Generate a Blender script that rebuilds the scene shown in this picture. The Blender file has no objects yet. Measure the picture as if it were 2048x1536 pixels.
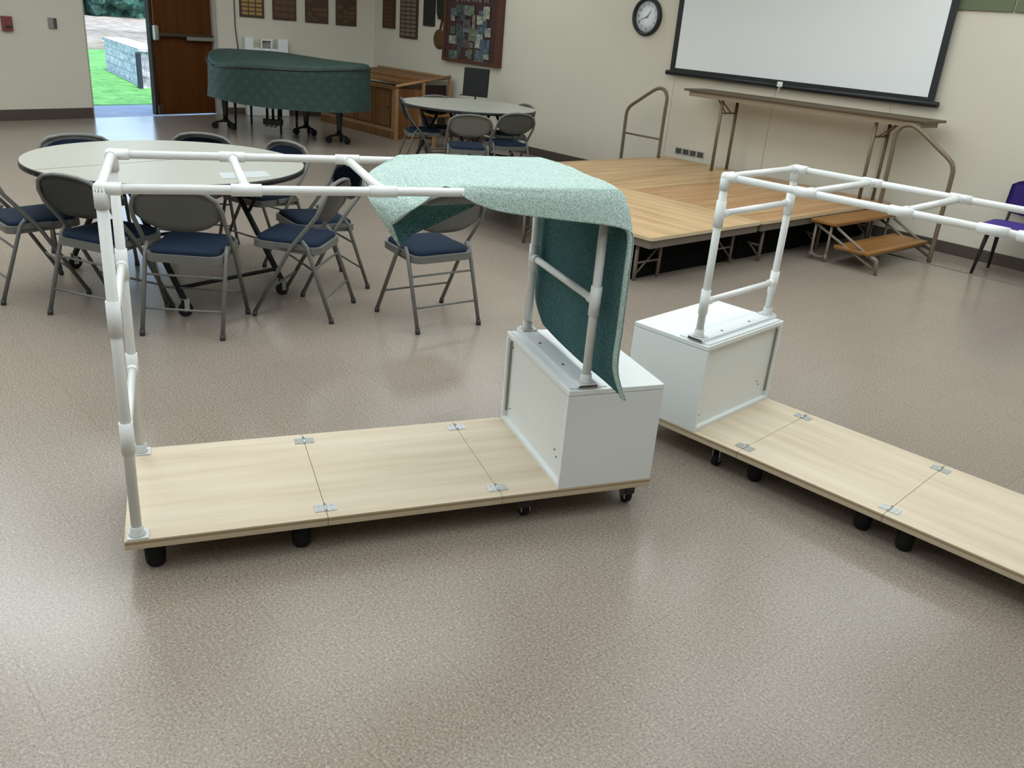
import bpy, bmesh, math, random
from mathutils import Vector, Matrix
random.seed(7)
C = bpy.context.scene.collection
PI = math.pi
rad = math.radians

# ------------------------------------------------------------------ materials
def new_mat(name):
    m = bpy.data.materials.new(name); m.use_nodes = True
    nt = m.node_tree; b = nt.nodes['Principled BSDF']
    return m, nt, b
def plain(name, col, rough=.5, metal=0., spec=.5):
    m, nt, b = new_mat(name)
    b.inputs['Base Color'].default_value = (*col, 1); b.inputs['Roughness'].default_value = rough
    b.inputs['Metallic'].default_value = metal; b.inputs['Specular IOR Level'].default_value = spec
    return m
def ramp(nt, stops):
    r = nt.nodes.new('ShaderNodeValToRGB'); e = r.color_ramp.elements
    while len(e) < len(stops): e.new(.5)
    for k, (p, c) in enumerate(stops):
        e[k].position = p; e[k].color = (*c, 1)
    return r
def coords(nt, scale=(1, 1, 1), rot=(0, 0, 0), kind='Object'):
    t = nt.nodes.new('ShaderNodeTexCoord'); mp = nt.nodes.new('ShaderNodeMapping')
    mp.inputs['Scale'].default_value = scale; mp.inputs['Rotation'].default_value = rot
    nt.links.new(t.outputs[kind], mp.inputs['Vector']); return mp
def noise(nt, vec, scale, detail=4, rough=.6):
    n = nt.nodes.new('ShaderNodeTexNoise'); n.inputs['Scale'].default_value = scale
    n.inputs['Detail'].default_value = detail; n.inputs['Roughness'].default_value = rough
    nt.links.new(vec.outputs['Vector'], n.inputs['Vector']); return n
def bump(nt, b, src, strength, dist=.002):
    n = nt.nodes.new('ShaderNodeBump'); n.inputs['Strength'].default_value = strength; n.inputs['Distance'].default_value = dist
    nt.links.new(src, n.inputs['Height']); nt.links.new(n.outputs['Normal'], b.inputs['Normal'])
def mixc(nt, fac, a, c, mode='MIX'):
    m = nt.nodes.new('ShaderNodeMix'); m.data_type = 'RGBA'; m.blend_type = mode
    for sock, v in ((m.inputs['Factor'], fac), (m.inputs['A'], a), (m.inputs['B'], c)):
        if hasattr(v, 'links'): nt.links.new(v, sock)
        elif isinstance(v, tuple): sock.default_value = (*v, 1) if len(v) == 3 else v
        else: sock.default_value = v
    return m.outputs['Result']

def wood(name, cols, scale, axis=0, rough=.5, ring=9., spec=.4):
    m, nt, b = new_mat(name)
    s = [ring, ring, ring]; s[axis] = ring*.07
    mp = coords(nt, tuple(s)); n = noise(nt, mp, scale, 6, .62)
    r = ramp(nt, [(.30, cols[0]), (.5, cols[1]), (.68, cols[2])])
    nt.links.new(n.outputs['Fac'], r.inputs['Fac']); nt.links.new(r.outputs['Color'], b.inputs['Base Color'])
    b.inputs['Roughness'].default_value = rough; b.inputs['Specular IOR Level'].default_value = spec
    bump(nt, b, n.outputs['Fac'], .08, .001)
    return m
def floor_mat():
    m, nt, b = new_mat('speckled_vinyl_tile')
    mp = coords(nt, (1, 1, 1), (0, 0, rad(46.7055)))
    f1 = noise(nt, mp, 120, 2, .8); f2 = noise(nt, mp, 170, 1, .5); f3 = noise(nt, mp, .55, 2, .5)
    r1 = ramp(nt, [(.34, (.192, .152, .122)), (.44, (.262, .216, .177)), (.56, (.300, .253, .211)), (.66, (.405, .357, .307))])
    nt.links.new(f1.outputs['Fac'], r1.inputs['Fac'])
    r2 = ramp(nt, [(.28, (.36, .33, .31)), (.365, (1, 1, 1)), (.62, (1, 1, 1)), (.74, (1.2, 1.2, 1.18))])
    nt.links.new(f2.outputs['Fac'], r2.inputs['Fac'])
    c = mixc(nt, .75, r1.outputs['Color'], r2.outputs['Color'], 'MULTIPLY')
    r3 = ramp(nt, [(.3, (.95, .95, .96)), (.7, (1.05, 1.04, 1.02))]); nt.links.new(f3.outputs['Fac'], r3.inputs['Fac'])
    c = mixc(nt, 1., c, r3.outputs['Color'], 'MULTIPLY')
    br = nt.nodes.new('ShaderNodeTexBrick'); br.offset = 0; br.squash = 1
    br.inputs['Scale'].default_value = 1; br.inputs['Brick Width'].default_value = .305; br.inputs['Row Height'].default_value = .305
    br.inputs['Mortar Size'].default_value = .0014; br.inputs['Mortar Smooth'].default_value = .4
    br.inputs['Color1'].default_value = (1, 1, 1, 1); br.inputs['Color2'].default_value = (.95, .95, .95, 1); br.inputs['Mortar'].default_value = (.72, .70, .68, 1)
    nt.links.new(mp.outputs['Vector'], br.inputs['Vector'])
    c = mixc(nt, .75, c, br.outputs['Color'], 'MULTIPLY')
    nt.links.new(c, b.inputs['Base Color'])
    rr = nt.nodes.new('ShaderNodeMapRange'); rr.inputs['To Min'].default_value = .20; rr.inputs['To Max'].default_value = .26
    f4 = noise(nt, mp, 1.2, 2, .5); nt.links.new(f4.outputs['Fac'], rr.inputs['Value'])
    nt.links.new(rr.outputs['Result'], b.inputs['Roughness'])
    b.inputs['Specular IOR Level'].default_value = .45
    f5 = noise(nt, mp, 130, 3, .5); bump(nt, b, f5.outputs['Fac'], .05, .001)
    return m
def wall_mat(name, col):
    m, nt, b = new_mat(name)
    mp = coords(nt); n = noise(nt, mp, .6, 3); n2 = noise(nt, mp, 180, 2)
    r = ramp(nt, [(.3, tuple(x*.97 for x in col)), (.7, tuple(min(1, x*1.03) for x in col))])
    nt.links.new(n.outputs['Fac'], r.inputs['Fac']); nt.links.new(r.outputs['Color'], b.inputs['Base Color'])
    b.inputs['Roughness'].default_value = .75; b.inputs['Specular IOR Level'].default_value = .25
    bump(nt, b, n2.outputs['Fac'], .06, .001); return m
def print_cloth(name, light, dark, lo, hi, rough=.9):
    m, nt, b = new_mat(name)
    mp = coords(nt); v = nt.nodes.new('ShaderNodeTexVoronoi'); v.inputs['Scale'].default_value = 260
    nt.links.new(mp.outputs['Vector'], v.inputs['Vector'])
    n = noise(nt, mp, 210, 3)
    mth = nt.nodes.new('ShaderNodeMath'); mth.operation = 'MULTIPLY_ADD'
    nt.links.new(n.outputs['Fac'], mth.inputs[0]); mth.inputs[1].default_value = .7; nt.links.new(v.outputs['Distance'], mth.inputs[2])
    r = ramp(nt, [(lo, light), (hi, dark)]); nt.links.new(mth.outputs['Value'], r.inputs['Fac'])
    nt.links.new(r.outputs['Color'], b.inputs['Base Color']); b.inputs['Roughness'].default_value = rough
    b.inputs['Specular IOR Level'].default_value = .15
    return m
def quilt_mat():
    m, nt, b = new_mat('quilted_dark_green_cloth')
    mp = coords(nt, (1, 1, 1), (0, 0, 0))
    def wave(rot):
        q = coords(nt, (1, 1, 1), (0, rot, 0)); w = nt.nodes.new('ShaderNodeTexWave'); w.wave_type = 'BANDS'; w.bands_direction = 'X'
        w.inputs['Scale'].default_value = 2.6; w.inputs['Distortion'].default_value = .6; nt.links.new(q.outputs['Vector'], w.inputs['Vector']); return w
    a, c = wave(rad(45)), wave(rad(-45))
    mn = nt.nodes.new('ShaderNodeMath'); mn.operation = 'MINIMUM'
    nt.links.new(a.outputs['Fac'], mn.inputs[0]); nt.links.new(c.outputs['Fac'], mn.inputs[1])
    n = noise(nt, mp, 60, 3)
    r = ramp(nt, [(.02, (.022, .048, .041)), (.2, (.026, .056, .047)), (.9, (.028, .060, .050))])
    nt.links.new(mn.outputs['Value'], r.inputs['Fac']); nt.links.new(r.outputs['Color'], b.inputs['Base Color'])
    b.inputs['Roughness'].default_value = .62; b.inputs['Specular IOR Level'].default_value = .4
    bump(nt, b, mn.outputs['Value'], .25, .015); return m
def ply_edge():
    m, nt, b = new_mat('plywood_edge')
    t = nt.nodes.new('ShaderNodeTexCoord'); sp = nt.nodes.new('ShaderNodeSeparateXYZ'); nt.links.new(t.outputs['Object'], sp.inputs[0])
    ml = nt.nodes.new('ShaderNodeMath'); ml.operation = 'MULTIPLY_ADD'; ml.inputs[1].default_value = -33; ml.inputs[2].default_value = 0
    nt.links.new(sp.outputs['Z'], ml.inputs[0])
    r = ramp(nt, [(0, (.60, .49, .34)), (.16, (.60, .49, .34)), (.20, (.30, .22, .13)), (.44, (.36, .27, .165)), (.50, (.56, .46, .33)), (1, (.52, .42, .30))])
    nt.links.new(ml.outputs['Value'], r.inputs['Fac']); nt.links.new(r.outputs['Color'], b.inputs['Base Color']); b.inputs['Roughness'].default_value = .8
    return m
def emit(name, col, s):
    m, nt, b = new_mat(name); b.inputs['Base Color'].default_value = (.8, .8, .8, 1)
    b.inputs['Emission Color'].default_value = (*col, 1); b.inputs['Emission Strength'].default_value = s; return m
def leaf_mat(name, c0, c1, c2, scale):
    m, nt, b = new_mat(name); mp = coords(nt); n = noise(nt, mp, scale, 6, .7)
    r = ramp(nt, [(.32, c0), (.5, c1), (.68, c2)]); nt.links.new(n.outputs['Fac'], r.inputs['Fac'])
    nt.links.new(r.outputs['Color'], b.inputs['Base Color']); b.inputs['Roughness'].default_value = .9; return m
def block_mat():
    m, nt, b = new_mat('stacked_concrete_block'); mp = coords(nt, (1, 1, 1), (rad(90), 0, 0))
    br = nt.nodes.new('ShaderNodeTexBrick'); br.inputs['Scale'].default_value = 1; br.inputs['Brick Width'].default_value = .42; br.inputs['Row Height'].default_value = .16
    br.inputs['Mortar Size'].default_value = .012; br.inputs['Color1'].default_value = (.66, .63, .72, 1); br.inputs['Color2'].default_value = (.50, .48, .58, 1); br.inputs['Mortar'].default_value = (.36, .35, .43, 1)
    nt.links.new(mp.outputs['Vector'], br.inputs['Vector'])
    n = noise(nt, coords(nt), 9, 5); c = mixc(nt, .95, br.outputs['Color'], ramp_out(nt, n, [(.34, (.40, .40, .42)), (.5, (.95, .95, .95)), (.66, (1.45, 1.45, 1.5))]), 'MULTIPLY')
    nt.links.new(c, b.inputs['Base Color']); b.inputs['Roughness'].default_value = .9; return m
def ramp_out(nt, n, stops):
    r = ramp(nt, stops); nt.links.new(n.outputs['Fac'], r.inputs['Fac']); return r.outputs['Color']

M = dict(
    floor=floor_mat(),
    wall=wall_mat('greige_painted_wall', (.65, .612, .515)),
    ceil=plain('white_ceiling', (.78, .78, .76), .9),
    base_a=plain('brown_rubber_base', (.075, .055, .045), .5),
    pvc=plain('white_pvc_pipe', (.80, .81, .80), .32),
    fit=plain('white_pvc_fitting', (.84, .86, .86), .28),
    flange=plain('grey_white_flange', (.62, .64, .64), .35),
    white=plain('white_melamine', (.80, .83, .83), .35),
    panelw=plain('white_back_panel', (.78, .80, .78), .45),
    plank=plain('white_painted_board', (.72, .75, .77), .4),
    plywood=wood('pale_plywood', ((.53, .43, .305), (.63, .53, .40), (.69, .60, .47)), 2.2, 0, .55, 5.),
    plyedge=ply_edge(),
    zinc=plain('zinc_plated_steel', (.55, .57, .58), .32, .9),
    rubber=plain('black_rubber', (.008, .008, .009), .7, 0, .25),
    black=plain('black_plastic', (.014, .014, .016), .45),
    blackm=plain('black_steel', (.012, .012, .013), .6, 0, .3),
    gloss=plain('black_piano_lacquer', (.008, .008, .009), .2),
    chairm=plain('grey_painted_steel', (.140, .139, .130), .42, .0),
    navy=plain('navy_fabric', (.010, .020, .041), .85, 0, .2),
    tip=plain('dark_rubber_tip', (.04, .04, .038), .6),
    top=plain('cream_laminate', (.40, .395, .345), .38),
    seam=plain('dark_seam', (.16, .16, .14), .7),
    bandm=plain('black_edge_band', (.012, .012, .012), .4),
    cloth=print_cloth('pale_teal_print_cloth', (.60, .70, .665), (.30, .42, .385), .62, .98),
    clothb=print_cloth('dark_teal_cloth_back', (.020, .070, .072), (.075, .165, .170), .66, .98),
    stage=wood('honey_stage_wood', ((.42, .26, .12), (.58, .39, .20), (.66, .46, .25)), 2.6, 0, .34, 5.),
    stage2=wood('honey_stage_wood_across', ((.36, .21, .095), (.53, .34, .165), (.63, .43, .23)), 2.6, 1, .34, 5.),
    stagee=plain('cream_stage_edge', (.56, .45, .30), .5), stagef=plain('brown_grey_frame', (.15, .125, .10), .5), skirt=plain('black_felt_skirt', (.004, .004, .004), .95, 0, .1),
    stage3=wood('orange_stage_wood', ((.30, .16, .065), (.45, .255, .115), (.55, .345, .17)), 2.6, 1, .34, 5.),
    stagem=plain('brown_grey_steel', (.19, .15, .115), .42, .1),
    tread=wood('orange_tread_wood', ((.17, .070, .016), (.25, .112, .026), (.31, .15, .042)), 2.6, 1, .4, 5.),
    bronze=plain('bronze_tube', (.165, .125, .082), .4, .1),
    tablewood=plain('brown_table_edge', (.10, .072, .042), .5),
    apron=plain('tan_table_apron', (.27, .215, .15), .5),
    screen=plain('white_screen_fabric', (.80, .83, .85), .85, 0, .1),
    screenb=plain('black_screen_border', (.010, .012, .014), .45),
    clockf=plain('white_clock_face', (.72, .76, .80), .5),
    ink=plain('black_ink', (.01, .01, .012), .6),
    green=plain('olive_green_panel', (.125, .150, .085), .8),
    door=wood('brown_door_veneer', ((.072, .021, .004), (.092, .029, .005), (.11, .036, .007)), 2.0, 2, .5, 5., .15),
    bronzed=plain('dark_bronze_hardware', (.10, .075, .055), .35, .6),
    jamb=plain('pale_metal_frame', (.42, .40, .36), .5),
    oak=wood('oak_veneer', ((.12, .045, .009), (.18, .074, .016), (.24, .105, .028)), 2.4, 2, .45, 4.),
    oakl=plain('pale_oak_post', (.34, .19, .085), .45),
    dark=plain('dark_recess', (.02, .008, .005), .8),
    quilt=quilt_mat(),
    heater=plain('white_enamel', (.80, .82, .82), .4),
    grey=plain('grey_plastic', (.26, .26, .23), .5),
    red=plain('dull_red_plastic', (.20, .045, .045), .5),
    plaq=plain('dark_walnut_plaque', (.050, .024, .008), .5),
    plaq2=plain('black_plaque', (.010, .011, .010), .5),
    brass=plain('brass_plate', (.36, .22, .075), .4, .3),
    brassd=plain('dim_brass_plate', (.115, .060, .022), .45, .3),
    brassp=plain('pale_plate', (.20, .16, .13), .45, .2),
    cork=plain('brown_board_frame', (.085, .030, .014), .5),
    corkb=plain('maroon_board', (.055, .022, .020), .7),
    lettr=plain('pale_letter', (.24, .20, .17), .7),
    purple=plain('purple_upholstery', (.070, .042, .26), .75, 0, .25),
    purpled=plain('dark_purple_shell', (.028, .018, .09), .5),
    slate=plain('slate_grey_slab', (.06, .065, .06), .5),
    paper=plain('white_paper', (.47, .50, .51), .7),
    lamp=emit('lamp_diffuser', (.90, .985, 1.0), 3.35), lampb=emit('bright_lamp_diffuser', (.92, .985, 1.0), 8.),
    concrete=leaf_mat('pale_concrete', (.42, .44, .48), (.50, .53, .58), (.56, .59, .64), 3),
    grass=leaf_mat('lawn_green', (.055, .19, .04), (.10, .33, .07), (.19, .45, .13), 4),
    drygrass=leaf_mat('dry_tan_grass', (.36, .32, .25), (.58, .54, .46), (.78, .75, .69), 2.5),
    hedge=leaf_mat('dark_hedge_leaves', (.002, .012, .010), (.012, .05, .038), (.05, .17, .12), 3),
    block=block_mat(), block_shade=plain('shaded_block_face', (.022, .03, .045), .9),  # second tone has the wall end's shade put into its colour
)

# ------------------------------------------------------------------ mesh builder
class MB:
    def __init__(s): s.bm = bmesh.new(); s.mi = 0
    def _f(s, vs):
        try: f = s.bm.faces.new(vs); f.material_index = s.mi; return f
        except ValueError: return None
    def mat(s, i): s.mi = i; return s
    def box(s, x0, x1, y0, y1, z0, z1, bev=0.):
        t = bmesh.new(); bmesh.ops.create_cube(t, size=1)
        for v in t.verts: v.co = Vector(((x0+x1)/2+v.co.x*(x1-x0), (y0+y1)/2+v.co.y*(y1-y0), (z0+z1)/2+v.co.z*(z1-z0)))
        if bev: bmesh.ops.bevel(t, geom=t.edges[:], offset=bev, segments=2, affect='EDGES', profile=.5)
        return s._merge(t)
    def _merge(s, t, mx=None):
        if mx is not None: bmesh.ops.transform(t, matrix=mx, verts=t.verts)
        mp = {v: s.bm.verts.new(v.co) for v in t.verts}
        for f in t.faces:
            g = s._f([mp[v] for v in f.verts])
            if g: g.smooth = f.smooth
        t.free(); return s
    def tube(s, pts, r, n=10, cap=True, r2=None):
        pts = [Vector(p) for p in pts]; rings = []; prev = None
        for i, p in enumerate(pts):
            d = ((pts[min(i+1, len(pts)-1)]-p).normalized()+(p-pts[max(i-1, 0)]).normalized())
            d = d.normalized() if d.length > 1e-6 else Vector((0, 0, 1))
            if prev is None:
                u = d.cross(Vector((0, 0, 1)) if abs(d.z) < .9 else Vector((1, 0, 0))).normalized()
            else:
                u = (prev-d*prev.dot(d)).normalized()
            prev = u; w = d.cross(u)
            rr = r if r2 is None else r+(r2-r)*i/(len(pts)-1)
            rings.append([s.bm.verts.new(p+(u*math.cos(2*PI*k/n)+w*math.sin(2*PI*k/n))*rr) for k in range(n)])
        for a, c in zip(rings, rings[1:]):
            for k in range(n):
                f = s._f([a[k], a[(k+1) % n], c[(k+1) % n], c[k]])
                if f: f.smooth = True
        if cap: s._f(rings[0][::-1]); s._f(rings[-1])
        return s
    def lathe(s, prof, c=(0, 0, 0), n=20):
        rings = [[s.bm.verts.new((c[0]+r*math.cos(2*PI*k/n), c[1]+r*math.sin(2*PI*k/n), c[2]+z)) for k in range(n)] for r, z in prof]
        for a, b in zip(rings, rings[1:]):
            for k in range(n):
                f = s._f([a[k], a[(k+1) % n], b[(k+1) % n], b[k]])
                if f: f.smooth = True
        s._f(rings[0][::-1]); s._f(rings[-1]); return s
    def prism(s, poly, z0, z1, mx=None):
        t = bmesh.new(); a = [t.verts.new((x, y, z0)) for x, y in poly]; b = [t.verts.new((x, y, z1)) for x, y in poly]
        t.faces.new(a[::-1]); t.faces.new(b)
        for k in range(len(poly)): t.faces.new([a[k], a[(k+1) % len(poly)], b[(k+1) % len(poly)], b[k]])
        return s._merge(t, mx)
    def grid(s, rows, smooth=True):
        vs = [[s.bm.verts.new(p) for p in r] for r in rows]
        for a, b in zip(vs, vs[1:]):
            for k in range(len(a)-1):
                f = s._f([a[k], a[k+1], b[k+1], b[k]])
                if f: f.smooth = smooth
        return s
    def wheel(s, c, ax, r, w, n=18):
        c = Vector(c); ax = Vector(ax).normalized()
        return s.tube([c-ax*w/2, c-ax*w*.35, c+ax*w*.35, c+ax*w/2], r, n)
    def obj(s, name, m, parent=None, loc=None, keep=False):
        bmesh.ops.recalc_face_normals(s.bm, faces=s.bm.faces) if not keep else None
        me = bpy.data.meshes.new(name); s.bm.to_mesh(me); s.bm.free()
        for x in (m if isinstance(m, (list, tuple)) else [m]): me.materials.append(M[x])
        o = bpy.data.objects.new(name, me); C.objects.link(o)
        if parent is not None: o.parent = parent
        if loc: o.location = loc
        return o
def rrect(x0, x1, y0, y1, r, n=5):
    out = []
    for cx, cy, a in ((x1-r, y0+r, -90), (x1-r, y1-r, 0), (x0+r, y1-r, 90), (x0+r, y0+r, 180)):
        for k in range(n+1): out.append((cx+r*math.cos(rad(a+90*k/n)), cy+r*math.sin(rad(a+90*k/n))))
    return out
def arc_pts(pts, n=6):      # rounds the inner corners of a polyline
    pts = [Vector(p) for p in pts]; out = [pts[0]]
    for a, b, c in zip(pts, pts[1:], pts[2:]):
        la, lc = (a-b).length, (c-b).length; q = min(la, lc)*.42
        p, r = b+(a-b).normalized()*q, b+(c-b).normalized()*q
        for k in range(n+1):
            t = k/n; out.append(p*(1-t)**2+b*2*t*(1-t)+r*t*t)
    return out+[pts[-1]]
def tag(o, label, cat, group=None, kind=None):
    o['label'] = label; o['category'] = cat
    if group: o['group'] = group
    if kind: o['kind'] = kind
    return o
def thing(name, label, cat, loc=(0, 0, 0), rz=0., group=None):
    o = bpy.data.objects.new(name, None); C.objects.link(o); o.location = loc; o.rotation_euler = (0, 0, rz); o.empty_display_size = .1
    return tag(o, label, cat, group)
def struct(name, mb, m, loc=(0, 0, 0), rz=0., parent=None):
    o = mb.obj(name, m, parent); o.location = loc; o.rotation_euler = (0, 0, rz)
    if parent is None: o['kind'] = 'structure'
    return o
def dup(o, parent=None):
    c = o.copy(); C.objects.link(c); c.parent = parent
    for ch in list(o.children): dup(ch, c)
    return c

# ------------------------------------------------------------------ camera
cam = bpy.data.cameras.new('camera'); co = bpy.data.objects.new('camera', cam); C.objects.link(co)
Rr = (.9963970075, .0328297939, .0781997957); Uu = (-.0848115759, .3856962684, .9187194268); Ff = (0., .9220415355, -.3870909542)
co.matrix_world = Matrix(((Rr[0], Uu[0], -Ff[0], 0), (Rr[1], Uu[1], -Ff[1], 0), (Rr[2], Uu[2], -Ff[2], 1.6446), (0, 0, 0, 1)))
cam.sensor_width = 36; cam.lens = 1717.6/2048*36; cam.clip_start = .05; cam.clip_end = 300
bpy.context.scene.camera = co

# ------------------------------------------------------------------ room frames
HA, HB, HC = rad(54.1705), rad(30.8886), rad(-46.7055)
A0 = Vector((-6.692, 11.016, 0)); AB = Vector((-4.812, 13.621, 0)); BC = Vector((-2.695, 14.887, 0))
dA, dC = Vector((math.cos(HA), math.sin(HA), 0)), Vector((math.cos(HC), math.sin(HC), 0)); nC = Vector((-dC.y, dC.x, 0))
WN = 8.247                                   # distance of the screen wall along nC
def P(a, n, z=0.): return dC*a+nC*n+Vector((0, 0, z))
CE = P(3.0, WN); BK = P(3.0, -4.0); AF = A0-dA*13
H = 3.3
poly = [AB, BC, CE, BK, AF]
struct('floor', MB().prism([(p.x, p.y) for p in poly[::-1]], -.1, 0), 'floor')
struct('ceiling', MB().prism([(p.x, p.y) for p in poly[::-1]], H, H+.1), 'ceil')
def wall_seg(name, p, q, openings=(), th=.16):
    d = q-p; L = d.length; mb = MB(); x = 0
    for a, b, zt in openings:
        mb.box(x, a, 0, th, 0, H); mb.box(a, b, 0, th, zt, H); x = b
    mb.box(x, L, 0, th, 0, H)
    return struct(name, mb, 'wall', p, math.atan2(d.y, d.x))
tA = 13.0                                     # A0 offset along the left wall
DO0, DO1, DL1 = tA+1.228, tA+2.160, tA+3.150
wall_seg('wall_left', AF, AB, [(DO0, DL1+.02, 2.13)])
wall_seg('wall_back', AB, BC); wall_seg('wall_right', BC, CE); wall_seg('wall_front', CE, BK); wall_seg('wall_rear', BK, AF)
def bboard(name, p, q, spans, h):
    d = q-p; mb = MB()
    for a, b in spans: mb.box(a, b, -.014, 0, 0, h, .003)
    return struct(name, mb, 'base_a', p, math.atan2(d.y, d.x))
bboard('baseboard_left', AF, AB, [(0, DO0-.02)], .135)
bboard('baseboard_back', AB, BC, [(.05, (BC-AB).length)], .10)
bboard('baseboard_right', BC, CE, [(.02, (CE-BC).length)], .105)
struct('trim_1', MB().box(-4.2, 3, -.012, .012, 0, .004), 'seam', P(0, 7.63), HC)
mb = MB()
for a in (-6.50, -5.18, -3.93): mb.box(a-.003, a+.003, -.002, 0, .106, 2.4)
struct('trim_3', mb, 'jamb', P(0, WN), HC)
# door frame, closed leaf with panic bar
FA = dict(loc=AF, rz=HA)
mb = MB(); mb.box(DO0-.018, DO0, -.006, .16, 0, 2.16, .003); mb.box(DL1, DL1+.06, -.02, .16, 0, 2.16, .004); mb.box(DO0-.05, DL1+.06, -.02, .16, 2.11, 2.17, .004)
struct('trim_2', mb, 'jamb', **FA)
d1 = MB().box(DO1, DL1-.004, .03, .075, .012, 2.105, .003).obj('door_1', 'door'); d1.location = AF; d1.rotation_euler = (0, 0, HA); d1['kind'] = 'structure'
mb = MB(); mb.box(DO1+.10, DL1-.03, -.045, .028, 1.075, 1.125, .008); mb.box(DO1+.06, DO1+.10, -.05, .03, 1.05, 1.15, .006)
mb.obj('panic_bar', 'bronzed', d1); MB().box(DO1+.52, DL1-.02, -.054, -.045, 1.035, 1.085, .004).obj('push_pad', 'zinc', d1)
MB().tube([(DO1+.045, .01, .15), (DO1+.045, .01, 2.08)], .011).obj('vertical_rod', 'bronzed', d1)
mb = MB(); mb.box(DO1+.01, DO1+.085, -.035, .03, .03, .15, .008); mb.obj('bottom_latch', 'bronzed', d1)
MB().box(DO1+.012, DO1+.08, -.06, .03, 1.02, 1.22, .012).obj('latch_case', 'zinc', d1)
MB().box(DO1-.012, DO1, .01, .1, .012, 2.105).obj('astragal', 'blackm', d1)

# ------------------------------------------------------------------ ceiling lamps (the hall's own lighting)
spots = [(-6.9, 2.4), (-6.9, 5.7), (-3.9, 2.6), (-3.9, 5.7), (-3.9, 8.6), (-.9, -.6), (-.9, 2.4), (-.9, 5.5), (-.9, 8.4), (2.1, 2.8), (2.1, 5.4), (-9.6, 2.4), (-7.6, 8.3),
         (.6, 1.2), (.6, 4.0), (3.6, 4.2), (5.6, 4.9), (3.4, 6.9), (1.2, 7.2), (-.9, 11.2), (-3.6, 11.2), (-5.4, 4.0), (-5.4, 1.), (-2.4, 4.1), (-2.4, 1.1), (-5.4, 7.2)]
lm = None
for x, y in spots:
    if lm is None:
        lm = thing('ceiling_light', 'white framed fluorescent ceiling light on the flat white ceiling', 'ceiling light', (0, 0, 0), 0, 'fluorescent ceiling lights')
        mb = MB()
        for b in ((-.92, -.89, -.62, .62), (.89, .92, -.62, .62), (-.89, .89, -.62, -.59), (-.89, .89, .59, .62)): mb.box(*b, -.05, 0)
        mb.obj('lamp_frame', 'white', lm); MB().box(-.89, .89, -.59, .59, -.035, -.01).obj('diffuser', 'lamp', lm); o = lm
    else: o = dup(lm)
    o.location = (x, y, H-.001)
    if (x, y) == (-3.9, 5.7): bright = o

for ch in bright.children:
    if ch.name.startswith('diffuser'): ch.data = ch.data.copy(); ch.data.materials[0] = M['lampb']
bright['label'] = 'ceiling light brighter than the rest, above the near round table'
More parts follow.
